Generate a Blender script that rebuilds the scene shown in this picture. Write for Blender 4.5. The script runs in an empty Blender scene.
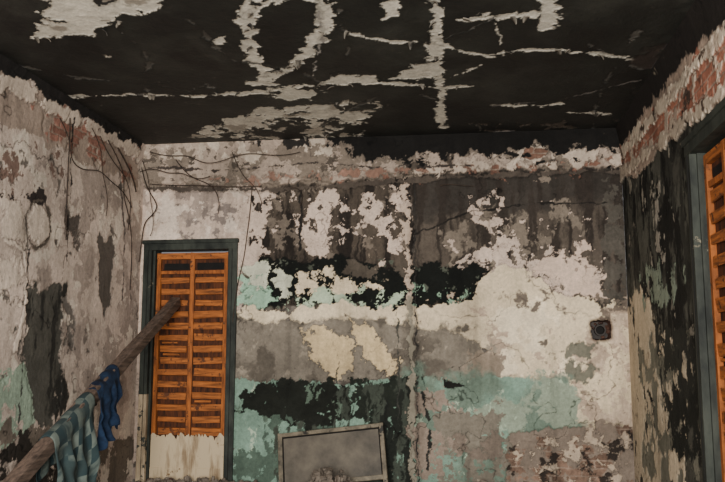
import bpy, bmesh, math, random
import numpy as np
from mathutils import Vector, Matrix, noise as mnoise
random.seed(7)
# ---------------- room survey (metres) ----------------
F=813.0; PITCH=math.atan(112/F); YAW=math.radians(7.84)
CZ=1.40; D=8.70; XL=-3.73; XR=1.566; H=3.74
fw=np.array([-math.sin(YAW)*math.cos(PITCH),math.cos(YAW)*math.cos(PITCH),math.sin(PITCH)])
rt=np.array([math.cos(YAW),math.sin(YAW),0.0]); up=np.cross(rt,fw); C0=np.array([0,0,CZ])
def ray(x,y): return fw+rt*((x-362.5)/F)-up*((y-241)/F)
def hit(x,y,ax,val):
    d=ray(x,y); t=(val-C0[ax])/d[ax]; return C0+d*t
def onback(x,y,off=0): return hit(x,y,1,D-off)
def pix(P):
    d=np.array(P)-C0; return 362.5+F*(d@rt)/(d@fw), 241-F*(d@up)/(d@fw)
# ---------------- colour helpers ----------------
def lin(c):
    c=np.array(c[:3],float)/255.0
    c=np.where(c<=0.04045,c/12.92,((c+0.055)/1.055)**2.4)
    g=c.mean(); c=np.clip(g+(c-g)*1.15,0.001,1)
    return c
def rgba(c): return tuple(lin(c))+(1.0,)
# ---------------- numpy noise ----------------
def vn(x,y,s):
    xi=np.floor(x).astype(np.int64); yi=np.floor(y).astype(np.int64)
    fx=x-xi; fy=y-yi; fx=fx*fx*(3-2*fx); fy=fy*fy*(3-2*fy)
    def h(a,b):
        k=(a*374761393+b*668265263+s*144269504)&0xffffffff
        k=((k^(k>>13))*1274126177)&0xffffffff
        k=k^(k>>16)
        return (k&0xffffff)/float(0xffffff)
    return (h(xi,yi)*(1-fx)+h(xi+1,yi)*fx)*(1-fy)+(h(xi,yi+1)*(1-fx)+h(xi+1,yi+1)*fx)*fy
def fbm(x,y,s,o=5,g=0.55):
    r=0;a=1;t=0
    for i in range(o):
        r=r+a*(vn(x,y,s+i*17)-0.5); t+=a
        x,y=x*1.63+y*1.21+3.1,y*1.63-x*1.21+7.7; a*=g
    return r/t*3.2
class Surf:
    def __init__(s,us,vs,kind):
        s.us,s.vs=us,vs; s.kind=kind
        U,V=np.meshgrid(us,vs,indexing='ij'); s.shape=U.shape
        s.u=U.ravel(); s.v=V.ravel(); n=len(s.u)
        s.col=np.zeros((n,3)); s.h=np.zeros(n); s.seed=1
        s.keep=np.ones(n,bool)
        w1=fbm(s.u*11,s.v*11,901,4,.6); w2=fbm(s.u*11,s.v*11,977,4,.6)
        s.wu=s.u+0.022*w1; s.wv=s.v+0.022*w2
        s.hf=fbm(s.u*34,s.v*34,1201,3,.7)
    def uv(s,p):
        k=s.kind
        if k=='back': q=onback(*p); return q[0],q[2]
        if k=='left': q=hit(p[0],p[1],0,XL); return q[1],q[2]
        if k=='right': q=hit(p[0],p[1],0,XR); return q[1],q[2]
        q=hit(p[0],p[1],2,H); return q[0],q[1]
    def sd_poly(s,pts,m):
        P=np.array([s.uv(p) for p in pts]); lo=P.min(0)-m; hi=P.max(0)+m
        idx=np.where((s.u>=lo[0])&(s.u<=hi[0])&(s.v>=lo[1])&(s.v<=hi[1]))[0]
        x=s.wu[idx]; y=s.wv[idx]; d=np.full(len(idx),1e9); ins=np.zeros(len(idx),bool)
        n=len(P)
        for i in range(n):
            a=P[i]; b=P[(i+1)%n]; e=b-a; L=e@e+1e-12
            t=np.clip(((x-a[0])*e[0]+(y-a[1])*e[1])/L,0,1)
            d=np.minimum(d,(x-a[0]-t*e[0])**2+(y-a[1]-t*e[1])**2)
            c=((a[1]>y)!=(b[1]>y))
            with np.errstate(all='ignore'):
                xx=a[0]+(y-a[1])*e[0]/(e[1] if abs(e[1])>1e-12 else 1e-12)
            ins^=c&(x<xx)
        d=np.sqrt(d); return idx,np.where(ins,d,-d)
    def sd_line(s,pts,w,m):
        P=np.array([s.uv(p) for p in pts]); lo=P.min(0)-m; hi=P.max(0)+m
        if not hasattr(w,'__len__'): w=[w]*len(pts)
        idx=np.where((s.u>=lo[0])&(s.u<=hi[0])&(s.v>=lo[1])&(s.v<=hi[1]))[0]
        x=s.wu[idx]; y=s.wv[idx]; d=np.full(len(idx),-1e9)
        for i in range(len(P)-1):
            a=P[i]; b=P[i+1]; e=b-a; L=e@e+1e-12
            t=np.clip(((x-a[0])*e[0]+(y-a[1])*e[1])/L,0,1)
            q=np.sqrt((x-a[0]-t*e[0])**2+(y-a[1]-t*e[1])**2)
            d=np.maximum(d,(w[i]*(1-t)+w[i+1]*t)/2-q)
        return idx,d
    def apply(s,idx,sd,col,amp=0.04,f=6,fv=None,cap=None,bias=0,edge=0.004,h=None,op=1,var=0.14,rim=None):
        s.seed+=31; fv=f if fv is None else fv
        if cap is not None: sd=np.clip(sd,-9,cap)
        u=s.u[idx]; v=s.v[idx]
        val=sd+bias+amp*fbm(s.wu[idx]*f,s.wv[idx]*fv,s.seed,7,0.62)+min(.012,amp*.35)*s.hf[idx]
        m=np.clip(val/edge+0.5,0,1)*op
        if rim is None: rim=0.38 if (h is not None and edge<0.01) else 0
        if rim:   # edge shadow beside a broken paint layer, darkened into the colour
            g=np.exp(-((val+0.010)/0.009)**2)*rim
            s.col[idx]*=(1-g)[:,None]
        c=lin(col)[None,:]*(1+var*fbm(u*5,v*5,s.seed+5,6,0.72))[:,None]
        s.col[idx]=s.col[idx]*(1-m[:,None])+c*m[:,None]
        if h is not None: s.h[idx]=s.h[idx]*(1-m)+h*m
    def poly(s,pts,col,amp=0.04,**k):
        i,d=s.sd_poly(pts,amp*1.8+0.05+max(0,k.get('bias',0))); s.apply(i,d,col,amp,**k)
    def line(s,pts,w,col,amp=0.015,**k):
        i,d=s.sd_line(pts,w,0.3); s.apply(i,d,col,amp,**k)
    def all(s,col,amp=1.0,**k):
        idx=np.arange(len(s.u)); s.apply(idx,np.zeros(len(idx)),col,amp,**k)
    def cracks(s,f,w,dark,seed,thr=0.0):
        n=fbm(s.wu*f,s.wv*f,seed,4,.55); g=fbm(s.u*1.3,s.v*1.3,seed+3,3)
        m=np.exp(-(n/w)**2)*np.clip((g-thr)*3,0,1)*dark
        s.col*=(1-m)[:,None]; s.h-=0.004*m
    def chips(s,f,thr,factor,seed,tint=None,fv=None):
        n=fbm(s.wu*f,s.wv*(fv or f),seed,4,.65)+0.5*fbm(s.u*1.5,s.v*1.5,seed+9,3)
        m=np.clip((n-thr)/0.08,0,1)
        if tint is None: s.col*=(1-m*(1-factor))[:,None]
        else: s.col=s.col*(1-(m*factor)[:,None])+lin(tint)[None,:]*(m*factor)[:,None]
    def grime(s,amt,seed,fu=9,fv=.9):
        g=fbm(s.u*fu,s.v*fv,seed,5,.6); s.col*=np.clip(1-amt*np.clip(g,0,1),0,1)[:,None]
        g=fbm(s.u*1.6,s.v*1.6,seed+7,5,.6); s.col*=np.clip(1+amt*.9*g,0.3,1.4)[:,None]
    def bricks(s,pts,amp=0.06,cap=0.03,bias=0.0,f=5,h=-0.012,tint=(150,96,80)):
        idx,sd=s.sd_poly(pts,amp*1.8+0.05); s.seed+=31
        sd=np.minimum(sd,cap); u=s.u[idx]+.010*s.hf[idx]; v=s.v[idx]+.008*fbm(s.u[idx]*12,s.v[idx]*12,88,3)
        val=sd+bias+amp*fbm(s.wu[idx]*f,s.wv[idx]*f,s.seed,6,0.6)
        m=np.clip(val/0.006+0.5,0,1)
        row=np.floor(v/0.078); fu=(u/0.26+0.5*(row%2)); bu=np.floor(fu)
        mort=((v/0.078-row)<0.16)|((fu-bu)<0.06)
        rnd=vn(bu*7.3+0.1,row*5.1+0.2,44)
        base=lin(tint)[None,:]*(0.6+0.7*rnd)[:,None]*(1+0.3*fbm(u*20,v*20,9,4,.7))[:,None]
        mc=lin((138,122,110))[None,:]*(1+0.25*fbm(u*20,v*20,5,3))[:,None]
        c=np.where(mort[:,None],mc,base); hh=np.where(mort,h-0.006,h)
        s.col[idx]=s.col[idx]*(1-m[:,None])+c*m[:,None]; s.h[idx]=s.h[idx]*(1-m)+hh*m
    def build(s,name,mat):
        nu,nv=s.shape
        s.h=s.h+0.0014*fbm(s.u*22,s.v*22,333,4,.65)
        k=s.kind
        if k=='back': co=np.stack([s.u,D-s.h,s.v],1)
        elif k=='left': co=np.stack([XL+s.h,s.u,s.v],1)
        elif k=='right': co=np.stack([XR-s.h,s.u,s.v],1)
        else: co=np.stack([s.u,s.v,H-s.h],1)
        ids=np.arange(nu*nv).reshape(nu,nv)
        a=ids[:-1,:-1];b=ids[1:,:-1];c=ids[1:,1:];d=ids[:-1,1:]
        q=np.stack([a,b,c,d],-1).reshape(-1,4)
        if k in('right','ceil'): q=q[:,::-1]
        kp=s.keep[q].all(1); q=q[kp]
        me=bpy.data.meshes.new(name)
        me.vertices.add(len(co)); me.vertices.foreach_set('co',co.ravel().astype(np.float32))
        me.loops.add(q.size); me.loops.foreach_set('vertex_index',q.ravel().astype(np.int32))
        me.polygons.add(len(q)); me.polygons.foreach_set('loop_start',(np.arange(len(q))*4).astype(np.int32))
        me.update(calc_edges=True)
        me.polygons.foreach_set('use_smooth',np.ones(len(q),bool))
        at=me.color_attributes.new('paint','FLOAT_COLOR','POINT')
        at.data.foreach_set('color',np.concatenate([np.clip(s.col,0.002,1),np.ones((len(co),1))],1).ravel().astype(np.float32))
        me.materials.append(mat); me.update()
        ob=bpy.data.objects.new(name,me); bpy.context.collection.objects.link(ob); return ob
# ---------------- materials ----------------
def newmat(n):
    m=bpy.data.materials.new(n); m.use_nodes=True; nt=m.node_tree
    return m,nt,nt.nodes['Principled BSDF']
def wallmat(n,rough=0.9,bs=0.45,lo=.74,hi=1.2,spec=.2):
    m,nt,b=newmat(n); N=nt.nodes; L=nt.links
    a=N.new('ShaderNodeAttribute'); a.attribute_name='paint'
    tc=N.new('ShaderNodeTexCoord')
    n1=N.new('ShaderNodeTexNoise'); n1.inputs['Scale'].default_value=26; n1.inputs['Detail'].default_value=8; n1.inputs['Roughness'].default_value=0.8
    L.new(tc.outputs['Object'],n1.inputs['Vector'])
    r=N.new('ShaderNodeMapRange'); r.inputs['From Min'].default_value=0.34; r.inputs['From Max'].default_value=0.66; r.inputs['To Min'].default_value=lo; r.inputs['To Max'].default_value=hi
    L.new(n1.outputs['Fac'],r.inputs['Value'])
    mx=N.new('ShaderNodeVectorMath'); mx.operation='MULTIPLY'
    L.new(a.outputs['Color'],mx.inputs[0]); L.new(r.outputs['Result'],mx.inputs[1]); L.new(mx.outputs['Vector'],b.inputs['Base Color'])
    n2=N.new('ShaderNodeTexNoise'); n2.inputs['Scale'].default_value=45; n2.inputs['Detail'].default_value=8; n2.inputs['Roughness'].default_value=0.7
    L.new(tc.outputs['Object'],n2.inputs['Vector'])
    bp=N.new('ShaderNodeBump'); bp.inputs['Strength'].default_value=bs; bp.inputs['Distance'].default_value=0.014
    L.new(n2.outputs['Fac'],bp.inputs['Height']); L.new(bp.outputs['Normal'],b.inputs['Normal'])
    b.inputs['Roughness'].default_value=rough; b.inputs['Specular IOR Level'].default_value=spec
    return m
def procmat(n,c1,c2,scale=8,stretch=(1,1,1),rough=0.8,bump=0.3,lo=0.35,hi=0.65,metal=0,c3=None,s3=5,t3=.55):
    m,nt,b=newmat(n); N=nt.nodes; L=nt.links
    tc=N.new('ShaderNodeTexCoord'); mp=N.new('ShaderNodeMapping'); mp.inputs['Scale'].default_value=stretch
    L.new(tc.outputs['Object'],mp.inputs['Vector'])
    n1=N.new('ShaderNodeTexNoise'); n1.inputs['Scale'].default_value=scale; n1.inputs['Detail'].default_value=8; n1.inputs['Roughness'].default_value=0.65
    L.new(mp.outputs['Vector'],n1.inputs['Vector'])
    cr=N.new('ShaderNodeValToRGB'); cr.color_ramp.elements[0].position=lo; cr.color_ramp.elements[0].color=rgba(c1)
    cr.color_ramp.elements[1].position=hi; cr.color_ramp.elements[1].color=rgba(c2)
    L.new(n1.outputs['Fac'],cr.inputs['Fac']); out=cr.outputs['Color']
    if c3:
        n3=N.new('ShaderNodeTexNoise'); n3.inputs['Scale'].default_value=s3; n3.inputs['Detail'].default_value=9; n3.inputs['Roughness'].default_value=.7
        L.new(tc.outputs['Object'],n3.inputs['Vector'])
        r=N.new('ShaderNodeMapRange'); r.inputs['From Min'].default_value=t3; r.inputs['From Max'].default_value=t3+.02
        L.new(n3.outputs['Fac'],r.inputs['Value'])
        mx=N.new('ShaderNodeMix'); mx.data_type='RGBA'; mx.inputs['B'].default_value=rgba(c3)
        L.new(r.outputs['Result'],mx.inputs['Factor']); L.new(out,mx.inputs['A']); out=mx.outputs['Result']
    L.new(out,b.inputs['Base Color'])
    bp=N.new('ShaderNodeBump'); bp.inputs['Strength'].default_value=bump; bp.inputs['Distance'].default_value=0.01
    L.new(n1.outputs['Fac'],bp.inputs['Height']); L.new(bp.outputs['Normal'],b.inputs['Normal'])
    b.inputs['Roughness'].default_value=rough; b.inputs['Specular IOR Level'].default_value=0.3; b.inputs['Metallic'].default_value=metal
    return m
M_wall=wallmat('peeling_plaster'); M_ceil=wallmat('sooted_ceiling',0.6,0.35,.7,1.25,.35)
M_slat=procmat('orange_lath_wood',(92,56,34),(172,106,62),5,(1,1,9),0.75,0.5,c3=(80,50,34),s3=9,t3=.58)
M_rail=procmat('orange_rail_wood',(98,58,35),(164,100,58),5,(6,1,1),0.75,0.4,c3=(80,52,36),s3=8,t3=.58)
M_back=procmat('burnt_orange_wood',(26,14,9),(88,50,30),5,(8,1,1),0.8,0.4)
M_frame=procmat('sooty_painted_frame',(20,24,22),(56,60,54),7,(1,1,0.4),0.7,0.4,c3=(112,106,92),s3=4,t3=.66)
M_peel=procmat('peeled_cream_frame',(112,98,80),(184,168,144),6,(3,1,0.5),0.7,0.4,c3=(52,54,50),s3=6,t3=.54)
M_black=procmat('near_black',(6,5,5),(20,17,15),8)  # near-black for hole interiors, grooves and frame edges
M_white=procmat('flaking_cream_door_paint',(132,114,92),(186,170,144),4,(3,1,0.45),0.7,0.3,0.36,0.50,c3=(106,84,62),s3=5,t3=.64)
M_beam=procmat('weathered_beam_wood',(44,37,33),(116,100,90),4,(9,0.7,9),0.75,0.6,0.3,0.7)
M_rub=procmat('plaster_rubble',(64,59,53),(128,118,108),5)
M_brickc=procmat('broken_brick',(46,32,28),(88,64,54),9)
M_wire=procmat('old_wire_sheath',(24,20,18),(66,54,46),20)
M_panel=procmat('dusty_grey_panel',(58,54,48),(104,97,86),2.5,rough=0.55)
M_pfr=procmat('worn_frame_wood',(62,58,50),(126,117,101),8,rough=0.6,c3=(36,34,30),s3=5,t3=.6)
M_floor=procmat('dirty_floor',(70,62,55),(120,108,96),3)
M_blue=procmat('blue_cloth',(10,16,30),(28,44,66),9,rough=0.95)
M_plain=procmat('rear_plaster',(120,112,105),(160,150,142),3)
M_flake=procmat('curled_paint_flake',(30,29,28),(130,124,114),4,rough=.7)
M_box=procmat('old_wiring_box',(30,27,25),(58,50,45),9,rough=.6)
def plaid():
    m,nt,b=newmat('plaid_cloth'); N=nt.nodes; L=nt.links
    uv=N.new('ShaderNodeUVMap'); uv.uv_map='UVMap'
    ch=N.new('ShaderNodeTexChecker'); ch.inputs['Scale'].default_value=1.0
    ch.inputs['Color1'].default_value=rgba((92,100,94)); ch.inputs['Color2'].default_value=rgba((28,44,47))
    L.new(uv.outputs['UV'],ch.inputs['Vector'])
    n=N.new('ShaderNodeTexNoise'); n.inputs['Scale'].default_value=0.7; n.inputs['Detail'].default_value=6
    L.new(uv.outputs['UV'],n.inputs['Vector'])
    mx=N.new('ShaderNodeMix'); mx.data_type='RGBA'; mx.inputs['B'].default_value=rgba((40,52,52))
    r=N.new('ShaderNodeMapRange'); r.inputs['From Min'].default_value=0.42; r.inputs['From Max'].default_value=0.60
    L.new(n.outputs['Fac'],r.inputs['Value']); L.new(r.outputs['Result'],mx.inputs['Factor'])
    L.new(ch.outputs['Color'],mx.inputs['A']); L.new(mx.outputs['Result'],b.inputs['Base Color'])
    b.inputs['Roughness'].default_value=0.95; return m
M_plaid=plaid()
# ---------------- BACK WALL ----------------
B=Surf(np.arange(XL,XR+0.005,0.0075),np.arange(0,H+0.004,0.0075),'back')
B.us[-1]=XR; B.all((98,92,86),var=0.2,bias=9)
PINK=(192,175,162); CREAM=(210,195,170); MINT=(124,147,133)
B.all((122,115,108),amp=0.3,f=4)
# upper left pink plaster
B.poly([(125,170),(262,178),(262,240),(246,300),(125,480),(100,300)],PINK,0.05,h=.006)
B.poly([(130,180),(262,180),(262,300),(130,480)],(152,139,130),0.2,cap=.01,bias=-.06,f=4)
B.poly([(180,195),(240,195),(240,240),(180,240)],(130,120,114),0.12,cap=.01,bias=-.06,f=7)
B.poly([(150,185),(262,190),(262,240),(150,240)],(208,194,181),0.2,cap=.01,bias=-.05,f=5)
# dark sooted middle
B.poly([(254,184),(408,176),(408,310),(262,306),(246,280)],(74,67,60),0.05,h=.0,var=.25)
B.poly([(254,184),(408,176),(408,310),(262,306)],(38,34,31),0.2,cap=.01,bias=-.01,f=14,fv=1.5,edge=.08)
B.poly([(254,184),(408,176),(408,310),(262,306)],(108,99,90),0.2,cap=.01,bias=-.10,f=7)
B.poly([(246,186),(274,190),(270,222),(262,250),(244,290),(240,240)],PINK,0.12,cap=.04,bias=.0,f=8,h=.007)
B.poly([(300,192),(338,188),(340,210),(332,232),(318,256),(306,240),(302,215)],PINK,0.16,cap=.03,bias=-.005,f=8,h=.007)
B.poly([(340,200),(404,192),(405,240),(400,282),(376,280),(355,250),(340,225)],PINK,0.2,cap=.015,bias=-.03,f=7,h=.007)
B.poly([(268,190),(404,186),(404,240),(268,250)],PINK,0.2,cap=.0,bias=-.13,f=11,h=.007)
# right sooted
B.poly([(412,168),(626,160),(630,330),(560,330),(480,300),(412,310)],(82,75,68),0.04,h=0,var=.25)
B.poly([(412,168),(626,160),(618,196),(560,205),(412,222)],(58,54,50),0.10,edge=.1,var=.2)
B.poly([(412,168),(626,160),(628,310),(412,310)],(50,45,41),0.25,cap=.01,bias=-.03,f=14,fv=1.2,edge=.1)
B.poly([(480,208),(560,208),(600,240),(604,300),(470,290),(440,240)],(116,107,97),0.2,cap=.02,bias=-.06,f=8,fv=5,edge=.03)
B.poly([(466,192),(500,198),(508,220),(490,230),(472,214)],PINK,0.16,cap=.02,bias=-.025,f=9,h=.006)
B.poly([(500,206),(606,206),(606,262),(480,262)],PINK,0.2,cap=.0,bias=-.12,f=10,h=.006)
B.poly([(455,240),(530,236),(590,245),(606,300),(470,300),(448,270)],PINK,0.2,cap=.02,bias=-.055,f=7,h=.006)
B.poly([(462,262),(520,245),(556,266),(566,300),(480,300)],PINK,0.18,cap=.03,bias=-.01,f=7,h=.006)
B.poly([(536,268),(556,256),(572,262),(588,252),(598,270),(594,286),(602,296),(580,298),(552,290)],(200,180,165),0.16,cap=.08,f=6,h=.006)
B.poly([(604,180),(626,176),(632,310),(608,320)],(80,76,70),0.1,cap=.02,bias=-.01,f=8)
# black band + mint flakes
B.poly([(260,260),(330,256),(372,264),(408,268),(440,264),(478,266),(488,284),(480,306),(408,312),(330,306),(262,306)],(18,20,18),0.10,f=7,h=0,var=.3)
B.poly([(262,262),(480,264),(478,308),(262,308)],(78,82,73),0.2,cap=.0,bias=-.12,f=10)
B.poly([(350,262),(410,264),(410,276),(350,272)],(76,70,63),0.12,cap=.02,bias=.0,f=8)
B.poly([(238,276),(260,278),(272,290),(276,300),(258,308),(238,304)],(150,178,157),0.08,f=9,h=.007)
B.poly([(240,268),(268,264),(290,276),(284,294),(268,286),(256,290)],(190,191,173),0.12,f=9,cap=.03,h=.007)
B.poly([(300,274),(328,270),(356,278),(374,286),(355,290),(330,298),(302,290)],CREAM,0.12,f=9,cap=.04,bias=-.005,h=.007)
B.poly([(280,298),(408,290),(410,308),(280,310)],(172,186,164),0.16,f=10,cap=.01,bias=-.03,h=.007)
B.poly([(414,286),(478,292),(476,306),(414,310)],(140,164,144),0.16,f=11,cap=.01,bias=-.045,h=.007)
# cream band and big right cream
B.poly([(234,308),(290,309),(340,302),(372,309),(412,304),(432,308),(470,300),(478,284),(500,264),(530,274),(556,292),(600,302),(634,306),(642,440),(600,436),(566,440),(566,388),(492,386),(500,355),(430,332),(408,328),(300,322),(234,324)],CREAM,0.07,f=7,h=.007,var=.16)
B.poly([(412,300),(642,300),(642,440),(500,440)],(176,159,142),0.2,cap=.01,bias=-.08,f=5)
B.poly([(590,330),(636,310),(640,420),(600,430)],(192,175,157),0.2,cap=.01,bias=-.04,f=4)
B.poly([(500,310),(560,306),(566,380),(500,372)],(224,210,186),0.2,cap=.02,bias=-.01,f=4)
B.poly([(566,348),(592,338),(600,352),(586,380),(568,372)],(108,106,95),0.13,cap=.03,bias=-.01,f=9,h=0)
B.poly([(600,296),(634,300),(632,326),(606,316)],(108,98,89),0.14,cap=.0,bias=-.03,f=8,h=0)
B.poly([(490,290),(560,290),(600,312),(560,322)],(110,101,92),0.18,cap=.0,bias=-.07,f=8,h=0)
B.poly([(240,300),(640,300),(640,430),(240,330)],(104,96,87),0.2,cap=.0,bias=-.17,f=10,h=0)
# grey cement
B.poly([(232,320),(300,324),(340,317),(372,323),(412,327),(446,331),(480,345),(500,360),(492,380),(232,382)],(124,117,107),0.05,f=7,h=-.002,var=.16)
B.poly([(232,320),(500,330),(492,380),(232,382)],(96,90,82),0.2,cap=.0,bias=-.05,f=4,edge=.06)
B.poly([(232,320),(500,330),(492,380),(232,382)],(148,139,126),0.2,cap=.0,bias=-.11,f=6,edge=.02)
B.poly([(300,328),(330,332),(354,342),(352,352),(356,370),(338,375),(316,362),(304,346)],(204,184,150),0.09,f=9,h=.006,var=.25)
B.poly([(350,322),(374,328),(382,345),(398,360),(396,374),(378,374),(364,350),(352,340)],(204,184,150),0.08,f=9,h=.006,var=.25)
B.poly([(478,334),(504,350),(500,384),(450,384)],(140,128,115),0.12,cap=.0,bias=-.03,f=6)
# mint dado
B.poly([(232,380),(330,384),(412,378),(500,378),(568,380),(572,430),(515,440),(500,500),(232,500)],MINT,0.04,f=7,h=.003,var=.2)
B.poly([(412,378),(568,380),(572,430),(515,440),(500,500),(412,500)],(108,122,110),0.2,cap=.01,bias=-.0,f=3,edge=.1)
B.poly([(480,380),(568,380),(570,425),(480,425)],(142,152,136),0.2,cap=.01,bias=-.01,f=5,edge=.02)
B.poly([(232,380),(568,380),(515,440),(500,500),(232,500)],(170,184,164),0.2,cap=.0,bias=-.13,f=8,fv=5,edge=.02)
B.poly([(238,394),(262,384),(330,380),(354,388),(352,400),(338,430),(318,440),(300,428),(270,418),(240,410)],(30,32,28),0.12,f=8,cap=.09,var=.35)
B.poly([(238,384),(354,384),(350,436),(250,425)],(92,106,94),0.2,cap=.0,bias=-.10,f=9,fv=6)
B.poly([(356,388),(412,382),(412,440),(380,440),(366,425)],(34,38,33),0.16,cap=.04,bias=.0,f=8,var=.3)
B.poly([(232,418),(300,420),(345,440),(365,500),(232,500)],(80,94,84),0.2,cap=.02,bias=-.03,f=7,fv=4)
B.poly([(280,430),(412,436),(412,500),(280,500)],(62,66,59),0.2,cap=.02,bias=-.005,f=8,fv=4,edge=.03)
B.poly([(340,385),(412,385),(412,500),(340,500)],(62,67,60),0.2,cap=.02,bias=-.03,f=10,fv=3,edge=.03)
B.poly([(385,400),(412,385),(412,500),(385,500)],(34,37,33),0.15,cap=.02,bias=-.01,f=12,fv=3)
B.poly([(416,392),(440,388),(462,400),(466,440),(440,478),(416,478)],(140,127,116),0.16,cap=.03,bias=-.01,f=7)
B.poly([(440,420),(510,410),(512,482),(440,500)],(118,112,102),0.2,cap=.02,bias=.01,f=6)
B.poly([(444,381),(470,384),(462,387),(444,386)],(26,26,24),0.02,f=8)
B.line([(422,395),(430,430),(428,470)],.012,(40,40,38),0.03,f=8)
# rubble brick bottom right
B.poly([(512,434),(560,428),(600,424),(636,430),(645,500),(495,500),(505,470)],(124,113,103),0.06,f=7,h=-.01,var=.25)
B.bricks([(515,440),(570,430),(638,432),(645,500),(500,500)],amp=.16,cap=.02,bias=-.03,f=6,tint=(118,98,86))
B.poly([(515,440),(638,432),(645,500),(500,500)],(182,166,148),0.18,cap=.0,bias=-.07,f=8,h=.004)
B.poly([(515,440),(638,432),(645,500),(500,500)],(50,44,40),0.18,cap=.0,bias=-.09,f=9,h=-.03)
B.poly([(455,434),(512,440),(500,458),(455,456)],(114,104,95),0.12,cap=.01,bias=-.02,f=6,h=-.005)
# vertical chase at centre
B.line([(405,180),(407,240),(410,300)],[.05,.07,.06],(180,163,148),0.06,f=14,h=.010)
B.line([(410,300),(412,380),(413,500)],[.05,.05,.06],(138,132,119),0.04,f=14,h=.008)
B.line([(414,176),(416,300),(419,500)],.010,(44,42,40),0.008,f=10,h=-.006)
B.line([(300,190),(302,214),(299,250)],.025,(34,32,30),0.008,f=6)
B.line([(414,235),(470,212),(520,205),(608,202)],.012,(30,28,26),0.006,f=6)
B.line([(398,308),(398,482)],.010,(60,60,56),0.008,f=6)
B.line([(386,400),(386,482)],.012,(30,32,30),0.008,f=6)
B.line([(330,330),(338,360),(334,400),(338,470)],.007,(62,62,58),0.012,f=6)
# cornice band
topb=[(100,100),(135,120),(700,80),(700,174),(622,166),(560,168),(480,172),(412,175),(340,181),(262,185),(200,186),(135,184),(80,186)]
i,sd=B.sd_poly(topb,.3); B.apply(i,sd,(162,148,136),0.04,f=6,h=.04,var=.2,edge=.02)
B.poly(topb,(120,110,100),0.2,cap=.0,bias=-.02,f=5)
B.poly(topb,(80,73,66),0.2,cap=.0,bias=-.11,f=8,fv=12)
B.poly([(135,135),(330,135),(330,156),(240,160),(135,156)],(184,172,158),0.12,cap=.01,bias=-.03,f=7)
B.line([(180,181),(262,180),(340,175),(412,171),(520,166),(612,160)],[.04,.06,.06,.07,.06,.06],(132,106,94),0.08,f=8,h=.03,cap=.02,bias=-.03,var=.3)
B.bricks([(300,176),(410,168),(600,160),(600,172),(410,180),(300,184)],amp=.16,cap=.01,bias=-.09,f=8,h=.02,tint=(126,96,84))
B.line([(135,188),(262,190),(340,186),(412,180),(520,174),(622,171)],.035,(76,69,63),0.03,f=6,h=.01)
B.poly([(412,166),(500,162),(616,150),(620,164),(540,168),(412,174)],(184,170,156),0.12,cap=.01,bias=-.01,f=8,h=.045)
B.poly([(515,148),(545,146),(548,160),(515,164)],(198,184,169),0.08,f=8,h=.045)
B.bricks([(526,153),(548,151),(548,157),(526,158)],amp=.05,f=6,h=.03,tint=(118,92,80))
B.poly([(315,100),(700,60),(700,130),(624,148),(590,152),(540,145),(500,156),(430,156),(372,160),(330,148)],(22,21,20),0.10,f=6,h=.03,var=.3)
B.poly([(400,150),(620,140),(620,160),(400,166)],(24,23,22),0.2,cap=.0,bias=-.08,f=7,fv=12)
B.poly([(135,100),(330,100),(330,150),(135,146)],(40,38,36),0.09,cap=.02,bias=-.05,f=7)
B.line([(150,168),(230,172),(300,164),(380,168),(470,166)],.012,(60,54,50),0.02,f=8)
z=B.v; B.h+=0.10*np.clip((z-3.42)/0.32,0,1)**2
B.h+=np.where(z<0.5,0.01*fbm(B.u*4,B.v*4,71,4),0)
B.grime(.30,611); B.chips(14,1.1,.5,621); B.chips(16,1.25,.45,631,tint=(196,182,162)); B.cracks(2.6,.022,.7,641,-.1)
# openings
dl=onback(143,300)[0]; dr=onback(237,300)[0]; dt=onback(190,241)[2]
B.keep&=~((B.u>dl+0.03)&(B.u<dr-0.03)&(B.v<dt-0.03))
nc=onback(601,330)
NP=5.0
def sq(a,j=0): return 1/((abs(math.cos(a))**NP+abs(math.sin(a))**NP)**(1/NP))*(1+.03*math.sin(3*a+j)+.03*math.sin(8*a+2*j))
aa=np.arctan2(B.v-nc[2],B.u-nc[0]); rr=1/((np.abs(np.cos(aa))**NP+np.abs(np.sin(aa))**NP)**(1/NP))*(1+.03*np.sin(3*aa)+.03*np.sin(8*aa))
dist=np.hypot(B.u-nc[0],B.v-nc[2])
mm=np.exp(-((dist-.104*rr)/.018)**2)*.8; B.col*=(1-mm)[:,None]; B.col+=mm[:,None]*lin((78,66,58))
B.keep&=~(dist<0.098*rr)
B.build('wall_back',M_wall)
# ---------------- LEFT WALL ----------------
ys=np.concatenate([np.linspace(-1.6,5.6,60)[:-1],np.arange(5.6,D+0.001,0.010)]); ys[-1]=D
Lw=Surf(ys,np.arange(0,H+.004,0.009),'left')
Lw.all((192,177,165),bias=9,var=.16)
Lw.h[:]=.006
Lw.all((160,147,137),amp=.3,bias=-.08,f=3)
Lw.all((210,198,184),amp=.3,bias=-.12,f=4)
Lw.all((108,101,94),amp=.22,bias=-.14,f=6,h=0)
Lw.poly([(-10,40),(40,95),(80,120),(137,160),(137,185),(80,160),(0,120)],(154,139,127),.08,f=5)
Lw.bricks([(-10,60),(137,145),(137,182),(60,138),(-10,105)],amp=.16,cap=.02,bias=-.03,f=4,h=.01,tint=(140,104,92))
Lw.poly([(-5,66),(137,148),(137,158),(-5,84)],(190,176,162),.07,cap=.03,bias=.0,f=5,h=.015)
Lw.poly([(24,296),(34,284),(58,288),(62,330),(60,400),(50,430),(28,430),(30,370),(22,340)],(80,78,72),.12,f=5,h=0,var=.25)
Lw.poly([(24,296),(62,288),(62,400),(28,430)],(46,45,42),.2,cap=.0,bias=-.01,f=8,fv=2,edge=.05)
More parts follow.
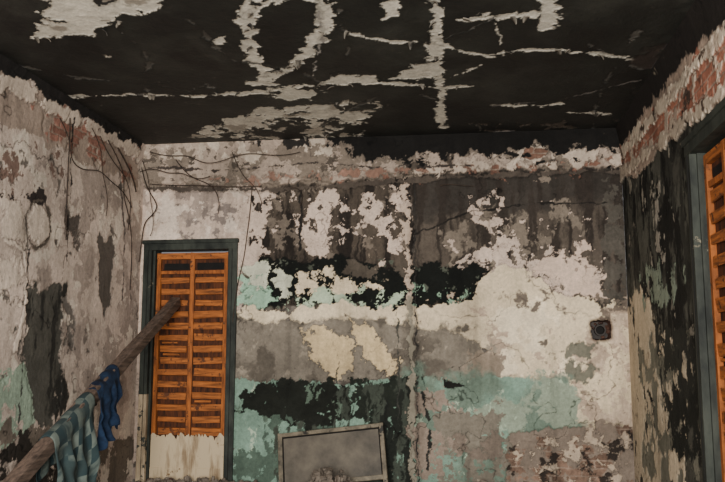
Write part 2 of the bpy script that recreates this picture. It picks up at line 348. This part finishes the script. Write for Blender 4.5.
Lw.poly([(99,238),(112,236),(112,300),(104,318),(98,280)],(90,84,78),.07,f=6,h=0)
Lw.poly([(60,208),(84,214),(82,250),(62,246)],(90,83,77),.2,cap=.03,bias=-.05,f=5,h=0)
Lw.poly([(66,300),(76,310),(74,350),(66,340)],(110,104,98),.10,cap=.03,f=6,h=0)
Lw.poly([(-5,366),(24,362),(34,400),(30,440),(-5,440)],(150,164,147),.14,cap=.05,bias=.0,f=5)
Lw.poly([(-5,430),(60,436),(137,440),(137,500),(-5,500)],(106,97,88),.2,cap=.02,bias=.01,f=5)
Lw.poly([(-5,446),(60,450),(90,480),(90,500),(-5,500)],(46,42,38),.2,cap=.02,bias=.03,f=5)
Lw.poly([(0,186),(42,190),(44,202),(0,200)],(52,46,44),.08,cap=.02,f=7)
Lw.poly([(0,130),(60,150),(62,180),(0,180)],(116,97,88),.2,cap=.02,bias=-.08,f=5)
Lw.poly([(0,200),(20,210),(24,300),(0,330)],(202,188,174),.2,cap=.02,bias=.0,f=4,h=.01)
cx=[(38+12*math.cos(a),224+24*math.sin(a)) for a in np.linspace(0,6.283,24)]
Lw.line(cx,.02,(90,82,74),.02,f=9,h=.004)
Lw.poly([(38+10*math.cos(a),224+20*math.sin(a)) for a in np.linspace(0,6.1,16)],(202,188,174),.05,f=9,h=.014)
Lw.line([(72,120),(70,200),(66,260)],.014,(50,46,44),.02,f=5)
Lw.line([(28,250),(26,330),(18,420)],.014,(60,56,54),.02,f=5)
Lw.line([(118,160),(124,230),(122,300)],.02,(96,88,84),.02,f=5)
Lw.line([(4,240),(24,252),(26,300),(14,350)],.03,(210,196,182),.03,f=6,h=.012)
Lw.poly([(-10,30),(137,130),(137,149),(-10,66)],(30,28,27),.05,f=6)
Lw.h+=0.06*np.clip((Lw.v-3.45)/0.29,0,1)**2
Lw.grime(.30,612); Lw.chips(9,.95,.45,622,fv=7); Lw.chips(10,1.1,.5,632,tint=(212,198,182)); Lw.cracks(1.8,.02,.75,642,-.2)
Lw.build('wall_left',M_wall)
# ---------------- RIGHT WALL ----------------
ys=np.concatenate([np.linspace(-1.6,4.9,60)[:-1],np.arange(4.9,D+0.001,0.010)]); ys[-1]=D
R=Surf(ys,np.arange(0,H+.004,0.009),'right')
R.all((72,71,65),bias=9,var=.3)
R.all((36,37,34),amp=.3,bias=-.02,f=4,edge=.06)
R.all((122,116,106),amp=.22,bias=-.14,f=7,h=.004)
R.poly([(622,170),(725,80),(725,300),(690,330),(622,310)],(46,46,42),.14,cap=.03,bias=.02,f=5,edge=.05,var=.35)
R.poly([(622,160),(725,60),(725,330),(622,330)],(82,82,75),.2,cap=.0,bias=-.03,f=6,fv=2,edge=.08)
R.poly([(622,160),(725,60),(725,330),(622,330)],(20,20,18),.2,cap=.0,bias=-.04,f=6,fv=2.5,edge=.04)
R.poly([(622,160),(725,60),(725,330),(622,330)],(132,127,116),.2,cap=.0,bias=-.12,f=7,fv=4,h=.005)
R.poly([(650,185),(664,180),(666,260),(652,262)],(158,152,141),.16,cap=.03,bias=-.05,f=6,h=.005)
R.poly([(628,300),(650,296),(654,330),(676,336),(690,370),(684,482),(634,482)],(194,180,159),.14,cap=.05,bias=.02,f=5,h=.006)
R.poly([(640,350),(690,340),(700,482),(645,482)],(112,110,99),.2,cap=.02,bias=-.02,f=5,h=0)
R.poly([(655,330),(700,330),(700,420),(665,410)],(42,43,39),.2,cap=.02,bias=.0,f=6,h=0)
R.poly([(668,400),(704,390),(706,470),(672,450)],(28,29,26),.12,cap=.05,f=5,h=0)
R.poly([(640,270),(690,280),(690,300),(640,300)],(128,137,123),.2,cap=.02,bias=-.06,f=6,h=.005)
R.poly([(618,140),(730,0),(730,95),(690,122),(640,172),(620,180)],(158,142,129),.05,f=5,h=.012,var=.25)
R.bricks([(622,150),(730,26),(730,84),(690,112),(622,168)],amp=.14,cap=.04,bias=.01,f=4,h=.008,tint=(150,104,88))
R.poly([(622,150),(730,18),(730,34),(624,158)],(196,184,168),.06,cap=.04,bias=.01,f=6,h=.02)
R.poly([(622,170),(690,114),(730,84),(730,92),(690,124),(622,180)],(176,164,149),.06,cap=.04,bias=.0,f=6,h=.022)
R.poly([(622,150),(730,26),(730,84),(622,168)],(170,156,142),.2,cap=.0,bias=-.09,f=5,h=.015)
R.poly([(622,150),(730,26),(730,84),(622,168)],(70,58,51),.2,cap=.0,bias=-.10,f=7)
R.poly([(600,120),(740,-60),(740,10),(690,54),(650,106),(622,146)],(30,27,25),.05,f=6,h=.008)
R.h+=0.06*np.clip((R.v-3.45)/0.29,0,1)**2
R.grime(.3,613); R.chips(9,.95,.45,623,fv=7); R.chips(10,1.15,.45,633,tint=(180,170,152)); R.cracks(1.8,.02,.6,643,-.2)
d2y=hit(694,240,0,XR)[1]; d2t=hit(694,138,0,XR)[2]; d2w=1.15
R.keep&=~((R.u<d2y-0.03)&(R.u>d2y-d2w+0.03)&(R.v<d2t-0.03)) 
R.build('wall_right',M_wall)
# ---------------- CEILING ----------------
ys=np.concatenate([np.linspace(-1.6,4.5,50)[:-1],np.arange(4.5,D+0.001,0.010)]); ys[-1]=D
xs=np.arange(XL,XR+.005,0.0085); xs[-1]=XR
K=Surf(xs,ys,'ceil')
K.all((25,27,25),bias=9,var=.35)
K.all((48,49,45),amp=.3,bias=-.10,f=1.5,edge=.3)
K.all((13,13,13),amp=.3,bias=-.05,f=2,edge=.3)
K.all((84,80,74),amp=.2,bias=-.22,f=11,fv=7)
W=(194,189,177); W2=(150,144,133)
def kp(p,c=W,a=.06,**k): k.setdefault('f',8); k.setdefault('h',-.008); k.setdefault('var',.25); K.poly(p,c,a,**k)
def kl(p,w,c=W,a=.05,**k): k.setdefault('f',9); k.setdefault('h',-.008); k.setdefault('var',.25); K.line(p,w,c,a,**k)
kp([(48,2),(60,-8),(160,-8),(158,10),(135,14),(118,22),(100,30),(92,36),(62,38),(30,40),(28,36),(46,26),(58,22),(44,16),(40,8)],a=.10)
kp([(92,-5),(118,-5),(112,6),(98,8)],(30,30,30),.05)
kp([(60,0),(150,0),(120,20),(60,30)],(140,134,124),.2,cap=.0,bias=-.05,f=5)
kp([(212,37),(226,36),(228,42),(216,45)],a=.04)
kp([(98,52),(112,56),(108,60)],W2,.04)
# ring of bare plaster
kl([(250,-12),(246,10),(247,35),(254,58),(266,78)],[.08,.11,.09,.12,.11],a=.07)
kl([(262,82),(282,74),(298,62),(312,46),(324,24),(322,4),(304,-4)],[.14,.11,.09,.11,.13,.09,.07],a=.07)
kl([(254,84),(272,84)],.09)
kl([(248,-2),(276,0),(300,-6)],[.08,.05,.07])
kl([(244,18),(268,2)],.04,a=.02)
kl([(318,0),(322,40),(312,76)],.012,(140,136,130),.02)
kp([(384,-6),(400,-6),(396,10),(390,22),(382,20),(386,8)],a=.06)
kl([(434,-8),(438,20),(437,50),(440,72),(441,92),(442,128)],[.07,.08,.05,.09,.05,.08],a=.05)
kp([(426,44),(446,44),(442,58),(432,60)],a=.06)
kp([(392,78),(420,64),(438,62),(440,74),(420,80),(404,80)],a=.08)
kl([(344,31),(366,38),(392,42),(418,42)],[.03,.07,.05,.02])
kl([(440,44),(466,52),(492,57)],.035,a=.03)
kl([(438,82),(456,76),(478,66)],.04)
kl([(460,20),(500,17),(542,14)],[.06,.08,.05])
kl([(546,-8),(548,10),(547,28)],[.11,.12,.11])
kl([(490,55),(520,50),(560,50),(600,54),(646,62)],[.03,.06,.05,.06,.05])
kl([(497,22),(500,40),(504,56)],.012,a=.012)
kl([(440,40),(498,18)],.012,(90,88,84),.01)
kl([(490,105),(540,106),(560,104)],.04); kl([(568,113),(590,113),(610,114)],.05)
kl([(640,80),(560,100),(470,108)],.012,(90,86,82),.02)
kl([(60,97),(100,96),(146,94),(190,97),(232,94)],[.02,.05,.06,.03,.06])
kl([(232,94),(262,93),(300,86),(350,82),(400,84),(438,88),(470,86)],[.08,.12,.11,.08,.05,.06,.02])
kp([(322,82),(346,72),(372,76),(374,82),(350,86)],W,.10)
kp([(262,94),(300,90),(330,92),(310,98),(270,98)],W,.12)
kp([(190,134),(222,122),(256,112),(300,106),(346,102),(372,108),(350,120),(356,134),(330,138),(290,128),(240,138)],W,.26,cap=.03,bias=-.02,f=5,fv=4)
kp([(185,138),(380,100),(360,142)],W2,.24,cap=.0,bias=-.07,f=6)
kp([(120,80),(210,70),(210,92),(130,96)],(84,82,78),.15,cap=.0,bias=-.09,f=7)
kp([(470,124),(560,122),(625,140),(470,146)],(70,64,58),.2,cap=.02,bias=-.08,f=5)
kp([(134,144),(330,142),(330,152),(134,156)],(176,164,152),.2,cap=.02,bias=-.04,f=5)
kp([(500,132),(545,134),(560,146),(500,146)],(150,140,130),.2,cap=.02,bias=-.08,f=5)
kp([(700,0),(730,-20),(730,30),(690,50)],(56,48,44),.2,cap=.02,bias=-.03,f=4,edge=.03)
kp([(635,60),(690,30),(665,80),(630,120)],(46,40,37),.3,cap=.02,bias=-.05,f=3,edge=.1)
CR=([(0,62),(80,78),(150,84),(230,100)],[(190,20),(230,60),(300,70),(330,90)],[(340,10),(350,50),(330,76)],[(560,30),(600,50),(640,70)],[(420,95),(470,110),(480,132)],[(380,95),(330,120),(300,146)],[(640,30),(600,90),(590,140)],[(120,30),(150,60),(140,92)])
for pts in CR: kl(pts,.010,(70,68,64),.04,f=5)
K.chips(20,1.35,.6,624,tint=(120,116,108))
K.build('ceiling',M_ceil)
# ---------------- generic mesh builder ----------------
class MB:
    def __init__(s): s.bm=bmesh.new(); s.mats=[]
    def mi(s,m):
        if m not in s.mats: s.mats.append(m)
        return s.mats.index(m)
    def box(s,x0,x1,y0,y1,z0,z1,m,jit=0,rot=0):
        r=bmesh.ops.create_cube(s.bm,size=1); k=s.mi(m)
        c=Vector(((x0+x1)/2,(y0+y1)/2,(z0+z1)/2)); Rm=Matrix.Rotation(rot,3,'Y')
        for v in r['verts']:
            p=Vector((v.co.x*(x1-x0),v.co.y*(y1-y0),v.co.z*(z1-z0)))
            p=Rm@p+Vector([random.uniform(-jit,jit) for _ in range(3)]); v.co=p+c
        for f in {f for v in r['verts'] for f in v.link_faces}: f.material_index=k
    def chunk(s,c,r,m,seed=0):
        q=bmesh.ops.create_icosphere(s.bm,subdivisions=2,radius=1); k=s.mi(m)
        sc=Vector((random.uniform(.6,1.4),random.uniform(.6,1.4),random.uniform(.35,.8)))*r
        Rz=Matrix.Rotation(random.uniform(0,6.28),3,Vector((random.random(),random.random(),1)).normalized())
        off=Vector((seed*3.1,seed*1.7,0))
        for v in q['verts']:
            n=v.co.normalized(); d=max(abs(n.x),abs(n.y),abs(n.z)); p=n/d*0.8
            p*=1+0.25*mnoise.noise(n*1.8+off)
            v.co=Vector(c)+Rz@Vector((p.x*sc.x,p.y*sc.y,p.z*sc.z))
        for f in {f for v in q['verts'] for f in v.link_faces}: f.material_index=k
    def done(s,name,bev=0.004,parent=None):
        me=bpy.data.meshes.new(name); s.bm.to_mesh(me); s.bm.free()
        for m in s.mats: me.materials.append(m)
        o=bpy.data.objects.new(name,me); bpy.context.collection.objects.link(o)
        if bev:
            b=o.modifiers.new('bevel','BEVEL'); b.width=bev; b.segments=2; b.limit_method='ANGLE'
        if parent: o.parent=parent
        return o
def empty(n,loc,rz=0):
    e=bpy.data.objects.new(n,None); e.empty_display_size=.2; e.location=loc; e.rotation_euler=(0,0,rz)
    bpy.context.collection.objects.link(e); return e
# curled flakes of paint still clinging to the ceiling
fl=MB(); k=fl.mi(M_flake)
def flake(c,L,Wd,ang,curl):
    t=Vector((math.cos(ang),math.sin(ang),0)); b=Vector((-math.sin(ang),math.cos(ang),0)); prev=None; n=6
    p=Vector(c); th=0
    for i in range(n+1):
        ww=Wd*(1-.75*(i/n)**1.5)*random.uniform(.8,1.1)
        cur=(fl.bm.verts.new(p-b*ww/2),fl.bm.verts.new(p+b*ww/2))
        if prev:
            ff=fl.bm.faces.new((prev[0],prev[1],cur[1],cur[0])); ff.material_index=k; ff.smooth=True
        prev=cur; th+=curl/n; p=p+(t*math.cos(th)-Vector((0,0,1))*math.sin(th))*L/n
lines=[[(60,97),(146,94),(232,94),(300,86),(400,84),(470,86)],[(490,55),(560,50),(646,62)],[(434,0),(438,50),(442,128)],[(250,0),(247,35),(266,80),(298,62),(324,24)],[(190,134),(256,112),(346,102)],[(260,138),(340,136)],[(30,38),(100,30),(155,10)],[(344,31),(418,42)],[(460,20),(542,14)],[(490,105),(610,114)]]
for ln in lines:
    for i in range(len(ln)-1):
        for _ in range(3):
            t=random.random(); x=ln[i][0]*(1-t)+ln[i+1][0]*t; y=ln[i][1]*(1-t)+ln[i+1][1]*t
            c=hit(x+random.uniform(-3,3),y+random.uniform(-2,2),2,H-.001)
            flake(c,random.uniform(.03,.07),random.uniform(.03,.06),random.uniform(0,6.28),random.uniform(.5,1.6))
fo=fl.done('curled_paint_flakes',0); so=fo.modifiers.new('thick','SOLIDIFY'); so.thickness=.003
# ---------------- doors ----------------
def door(name,loc,rz,w,h,white,jw,pitch):
    e=empty(name,loc,rz)
    f=MB()
    f.box(0,jw,-.03,.20,(.95 if white>.3 else 0),h,M_frame,.004); f.box(w-jw,w,-.03,.20,0,h,M_frame,.004)
    if white>.3: f.box(0,jw,-.029,.20,0,.97,M_peel,.004)
    f.box(0,w,-.035,.20,h-jw*1.05,h,M_frame,.004)
    f.box(-.015,w+.015,-.05,.0,h-.03,h+.015,M_frame,.004)
    f.box(jw*.55,jw*.62,-.036,-.028,0,h-jw,M_black); f.box(w-jw*.62,w-jw*.55,-.036,-.028,0,h-jw,M_black)
    f.box(jw,jw+.025,.02,.20,0,h-jw,M_frame); f.box(w-jw-.025,w-jw,.02,.20,0,h-jw,M_frame)
    f.done('casing',.006,e)
    a=jw+.03; b=w-jw-.03; T=h-jw-.03
    l=MB(); l.box(a,b,.10,.13,0.02,T,M_back)
    sw=.05; mid=(a+b)/2
    l.box(a,a+sw,.062,.10,.02,T,M_rail,.003); l.box(b-sw,b,.062,.10,.02,T,M_rail,.003)
    l.box(a,b,.06,.10,T-.07,T,M_slat,.003)
    l.box(mid-.025,mid+.025,.058,.10,white,T,M_rail,.004)
    l.box(a+sw+.03,mid-.05,.094,.102,T-.19,T-.115,M_black,.006); l.box(mid+.045,b-sw-.01,.094,.102,T-.19,T-.115,M_black,.006)  # black slabs stand in for the shade inside the top holes
    l.box(a+sw,b-sw,.07,.10,T-.24,T-.20,M_rail,.004)
    l.done('leaf',.004,e)
    s=MB(); zz=T-.31
    while zz>white:
        for (p,q) in ((a+sw*.8,mid-.02),(mid+.02,b-sw*.8)):
            hh=pitch*random.uniform(.44,.60)
            p2=p+random.uniform(0,.03); q2=q-random.uniform(0,.03)
            s.box(p2,q2,.066+random.uniform(0,.010),.085,zz-hh/2,zz+hh/2,M_slat,.007,random.uniform(-.03,.03))
            if random.random()<.2: s.box(p2+.03,p2+.03+(q2-p2)*random.uniform(.3,.7),.078,.095,zz-pitch*.5-.004,zz-pitch*.5+.016,M_slat,.004)
        zz-=pitch
    s.done('laths',.004,e)
    if white>.1:
        p=MB(); km=p.mi(M_white); n=60; bmm=p.bm; cols=[]
        for k in range(n+1):
            x=a+(b-a)*k/n
            tz=white+.07*mnoise.noise(Vector((k*.22,0,3)))+.035*mnoise.noise(Vector((k*.8,5,3)))
            cols.append([bmm.verts.new((x,y,zq)) for (y,zq) in ((.054,.02),(.054,tz),(.062,tz),(.062,.02))])
        for k in range(n):
            for j in range(4):
                c0,c1=cols[k],cols[k+1]; j2=(j+1)%4
                bmm.faces.new((c0[j],c1[j],c1[j2],c0[j2])).material_index=km
        bmm.faces.new(cols[0]); bmm.faces.new(cols[-1][::-1])
        p.box(a,b,.046,.055,.02,.16,M_white)
        p.done('painted_bottom_panel',.0,e)
    return e
door('door_1',(dl,D,0),0,dr-dl,dt,onback(187,436)[2],.095,.128)
door('door_2',(XR,d2y,0),-math.pi/2,d2w,d2t,0.25,.10,.15)
# ---------------- wall niche ----------------
n=MB(); bm=n.bm; k=n.mi(M_brickc); k2=n.mi(M_black); k3=n.mi(M_box)
rings=[]
for j,(r0,dy) in enumerate(((.108,-.002),(.100,.04),(.094,.08),(.088,.12))):
    ring=[]
    for i in range(36):
        a=i/36*6.2832; r=r0*sq(a,0 if j==0 else j*.3)
        ring.append(bm.verts.new((nc[0]+r*math.cos(a),D+dy,nc[2]+r*math.sin(a))))
    rings.append(ring)
for j in range(3):
    for i in range(36):
        ff=bm.faces.new((rings[j][i],rings[j][(i+1)%36],rings[j+1][(i+1)%36],rings[j+1][i])); ff.material_index=k
ff=bm.faces.new(rings[3]); ff.material_index=k3
for q_ in range(7):
    a=random.uniform(0,6.28); n.chunk((nc[0]+.078*math.cos(a),D+.08,nc[2]+.075*math.sin(a)),.022,M_brickc,q_)
def circ(r,y): return [bm.verts.new((nc[0]+r*math.cos(i/20*6.2832),D+y,nc[2]+r*math.sin(i/20*6.2832))) for i in range(20)]
v0=circ(.058,.05); v1=circ(.044,.05); v2=circ(.058,.12); v3=circ(.044,.115)
for i in range(20):
    i2=(i+1)%20
    for q4 in ((v0[i],v0[i2],v1[i2],v1[i]),(v0[i2],v0[i],v2[i],v2[i2]),(v1[i],v1[i2],v3[i2],v3[i])): bm.faces.new(q4).material_index=k3
bm.faces.new(v3).material_index=k2
n.done('wall_niche',.0)
# ---------------- beam ----------------
def at(x,y,Y): return Vector(hit(x,y,1,Y))
A=at(176,302,8.66); Bp=at(22,474,5.35); dirn=(Bp-A).normalized(); t=(0.06-A.z)/dirn.z; E=A+dirn*t
Lb=(E-A).length
bm=bmesh.new(); nseg=60; hw,hh=.050,.056
xa=Vector((0,0,1)).cross(dirn).normalized(); za=dirn.cross(xa).normalized()
prof=[(-1,-.8),(-.8,-1),(.8,-1),(1,-.8),(1,.8),(.8,1),(-.8,1),(-1,.8)]
prev=None
for i in range(nseg+1):
    s_=i/nseg; c=A+dirn*Lb*s_; ring=[]
    for j,(px,pz) in enumerate(prof):
        nz=1+.09*mnoise.noise(Vector((s_*9,j*1.3,0)))+.05*mnoise.noise(Vector((s_*40,j*2.3,5)))
        ring.append(bm.verts.new(c+xa*px*hw*nz+za*pz*hh*nz))
    if prev:
        for j in range(8): bm.faces.new((prev[j],prev[(j+1)%8],ring[(j+1)%8],ring[j]))
    else: bm.faces.new(ring)
    prev=ring
bm.faces.new(prev[::-1]); bmesh.ops.recalc_face_normals(bm,faces=bm.faces)
me=bpy.data.meshes.new('wooden_beam'); bm.to_mesh(me); bm.free(); me.materials.append(M_beam)
ob=bpy.data.objects.new('wooden_beam',me); bpy.context.collection.objects.link(ob)
# ---------------- cloths ----------------
def s_for_px(x):
    lo,hi=0.0,1.0
    for _ in range(40):
        m=(lo+hi)/2
        if pix(A+dirn*Lb*m)[0]>x: lo=m
        else: hi=m
    return (lo+hi)/2
def cloth(name,x0,x1,Lf,Lbk,mat,folds,gather,seed,uvs):
    s0,s1=s_for_px(x0),s_for_px(x1); nw=60; nf=60; nb=24; na=10
    verts=[];uvl=[]; W_=(s1-s0)*Lb
    for i in range(nw+1):
        f=i/nw
        Lfi=Lf*(1+.26*mnoise.noise(Vector((f*3,seed,0)))+.12*math.sin(f*7+seed))
        path=[]
        R_=.072
        for j in range(nb): path.append((-R_,-.0-(Lbk)*(1-j/nb),1-j/nb,-1))
        for j in range(na+1):
            a=math.pi-math.pi*j/na; path.append((R_*math.cos(a),R_*math.sin(a)*1.05,0,0))
        for j in range(1,nf+1): path.append((R_,-Lfi*j/nf,j/nf,1))
        for j,(ox,oz,dn,sd_) in enumerate(path):
            ff=f+(0.5-f)*gather*dn
            c=A+dirn*Lb*(s0+(s1-s0)*ff)
            w=(math.sin(f*folds*6.283+seed+dn*1.5)*.040+.04*mnoise.noise(Vector((f*8,dn*4,seed))))*min(1,dn*2.5)
            sw=.03*dn*math.sin(dn*5+seed)
            if sd_>0: w=max(w,-.01)+.004
            verts.append(c+Vector((ox+w*(1 if sd_>=0 else -.3)+sw*(1 if sd_>0 else 0),0.03*mnoise.noise(Vector((f*5,dn*6,seed+4))),oz+.012*mnoise.noise(Vector((f*6,j*.05,seed))))))
            uvl.append((f*W_*uvs,(j*(Lf/nf))*uvs))
    m=len(path); faces=[]
    for i in range(nw):
        for j in range(m-1): faces.append((i*m+j,(i+1)*m+j,(i+1)*m+j+1,i*m+j+1))
    me=bpy.data.meshes.new(name); me.from_pydata([tuple(v) for v in verts],[],faces)
    uv=me.uv_layers.new(name='UVMap')
    for lp in me.loops: uv.data[lp.index].uv=uvl[lp.vertex_index]
    me.materials.append(mat)
    for p in me.polygons: p.use_smooth=True
    o=bpy.data.objects.new(name,me); bpy.context.collection.objects.link(o)
    so=o.modifiers.new('thick','SOLIDIFY'); so.thickness=.007
    return o
cloth('blue_cloth',112,91,.42,.18,M_blue,3,.10,2.0,8)
cloth('plaid_cloth',87,46,.66,.28,M_plaid,3.5,.08,5.0,9)
# ---------------- leaning framed panel ----------------
OFF=.14
p0=onback(278,434,OFF); p1=onback(383,422,OFF)
w=math.hypot(p1[0]-p0[0],p1[2]-p0[2])
e=empty('framed_panel',(p0[0],D-OFF,p0[2])); 
e.rotation_euler=(-math.radians(16),-math.atan2(p1[2]-p0[2],p1[0]-p0[0])*.95,0)
f=MB(); t_=.045; hgt=p0[2]/math.cos(math.radians(16))-.01
f.box(0,w,-.02,.02,-t_,0,M_pfr,.003); f.box(0,w,-.02,.02,-hgt,-hgt+t_,M_pfr,.003)
f.box(0,t_,-.022,.02,-hgt,0,M_pfr,.003); f.box(w-t_,w,-.022,.02,-hgt-.06,0,M_pfr,.003)
f.box(t_,t_+.012,-.012,.015,-hgt+t_,-t_,M_black); f.box(w-t_-.012,w-t_,-.012,.015,-hgt+t_,-t_,M_black); f.box(t_,w-t_,-.012,.015,-t_-.012,-t_,M_black)
f.done('frame',.005,e)
g=MB(); g.box(t_,w-t_,0,.012,-hgt+t_,-t_,M_panel); g.done('panel',0,e)
# ---------------- floor, rubble ----------------
bm=bmesh.new(); bmesh.ops.create_grid(bm,x_segments=60,y_segments=110,size=1)
for v in bm.verts:
    x=XL+(v.co.x+1)/2*(XR-XL); y=-1.6+(v.co.y+1)/2*(D+1.6); v.co=Vector((x,y,.0+.012*mnoise.noise(Vector((x*2,y*2,0)))-.012))
me=bpy.data.meshes.new('floor'); bm.to_mesh(me); bm.free(); me.materials.append(M_floor)
o=bpy.data.objects.new('floor',me); bpy.context.collection.objects.link(o)
r=MB()
def heap(x0,x1,y0,y1,top,n_,sz,br=.12):
    for i in range(n_):
        x=random.uniform(x0,x1); y=random.uniform(y0,y1)
        prof_=math.sin(math.pi*(x-x0)/(x1-x0))**.6
        zz=random.uniform(0,top*prof_); s_=random.uniform(.4,1)*sz
        r.chunk((x,y,max(zz,s_*.3)),s_,M_brickc if random.random()<br else M_rub,i)
xa_=onback(318,470)[0]; xb_=onback(362,470)[0]
heap(xa_+.0,xb_+.05,7.8,8.1,.29,190,.055,.0)
heap(p0[0]-.15,p1[0]+.15,7.9,8.15,.12,130,.05,.0)
heap(XL+.15,p0[0]-.2,8.3,8.6,.09,120,.06)
heap(p1[0]+.3,1.4,8.3,8.6,.10,130,.06)
r.done('rubble_pile',.0)
# ---------------- wires / roots ----------------
def wires(name,lst,mat):
    cu=bpy.data.curves.new(name,'CURVE'); cu.dimensions='3D'; cu.bevel_depth=1; cu.bevel_resolution=2
    for pts,rad in lst:
        sp=cu.splines.new('NURBS'); sp.points.add(len(pts)-1); sp.use_endpoint_u=True; sp.order_u=4
        for q,p in zip(sp.points,pts): q.co=(*p,1); q.radius=rad
    cu.materials.append(mat); o=bpy.data.objects.new(name,cu); bpy.context.collection.objects.link(o)
def wb(pp,off=.07): return [tuple(onback(x,y,off+.02*math.sin(i*2.1))) for i,(x,y) in enumerate(pp)]
def wl(pp,off=.05): return [tuple(hit(x,y,0,XL+off+.015*math.sin(i*1.7))) for i,(x,y) in enumerate(pp)]
lst=[(wb([(138,150),(142,170),(146,190),(160,205),(152,216),(143,222),(142,240),(139,262)]),.006),
 (wb([(140,172),(152,166),(168,176),(182,170),(198,182),(210,176)],.12),.005),
 (wb([(150,152),(170,158),(186,152),(204,166),(226,160),(250,150),(280,158),(300,152)],.14),.005),
 (wb([(176,160),(190,180),(206,178),(222,196),(218,214)],.10),.005),
 (wb([(232,152),(240,172),(248,182),(258,188),(262,204)],.10),.004),
 (wb([(290,188),(298,186),(306,192),(300,206)],.07),.005),
 (wb([(440,186),(448,182),(458,186),(474,186)],.07),.004),
 (wb([(140,155),(150,178),(148,196),(156,226),(150,236)],.09),.004),
 (wb([(150,184),(170,186),(196,184),(230,188),(262,186)],.07),.005),
 (wb([(252,188),(250,215),(246,240),(244,262),(236,286),(232,330)],.04),.005),
 (wl([(60,118),(72,140),(68,160),(84,172),(100,168),(112,184),(124,190),(132,208)]),.005),
 (wl([(70,118),(70,150),(66,190),(66,240)],.03),.006),
 (wl([(108,140),(118,158),(126,176),(122,196),(130,214),(133,250),(130,290)]),.006),
 (wl([(118,148),(126,162),(134,176),(136,192)]),.009),
 (wl([(100,136),(112,164),(126,170),(133,200),(128,230)]),.005),
 (wl([(92,128),(104,150),(98,170),(110,196),(106,216)]),.004)]
wires('hanging_wires',lst,M_wire)
# ---------------- rear wall with window opening ----------------
q=MB(); Y0=-1.6
q.box(XL,-1.9,Y0-.2,Y0,0,H,M_plain); q.box(1.3,XR,Y0-.2,Y0,0,H,M_plain)
q.box(-1.9,1.3,Y0-.2,Y0,3.0,H,M_plain); q.box(-1.9,1.3,Y0-.2,Y0,0,.5,M_plain); q.done('wall_rear',0)
# ---------------- lights, world ----------------
def area(n,loc,rot,sx,sy,p,col):
    l=bpy.data.lights.new(n,'AREA'); l.shape='RECTANGLE'; l.size=sx; l.size_y=sy; l.energy=p; l.color=col
    o=bpy.data.objects.new(n,l); o.location=loc; o.rotation_euler=rot; bpy.context.collection.objects.link(o)
area('window_daylight',(-.3,Y0+.02,1.75),(math.radians(93),0,math.radians(7)),3.0,2.4,1180,(1.0,.965,.91))
w_=bpy.data.worlds.new('World'); bpy.context.scene.world=w_; w_.use_nodes=True
w_.node_tree.nodes['Background'].inputs['Color'].default_value=(.95,.95,1,1); w_.node_tree.nodes['Background'].inputs['Strength'].default_value=.3
# ---------------- camera ----------------
cd=bpy.data.cameras.new('Camera'); cd.sensor_width=36; cd.lens=F/725*36
co=bpy.data.objects.new('Camera',cd); co.location=(0,0,CZ); co.rotation_euler=(math.pi/2+PITCH,0,YAW)
bpy.context.collection.objects.link(co); bpy.context.scene.camera=co
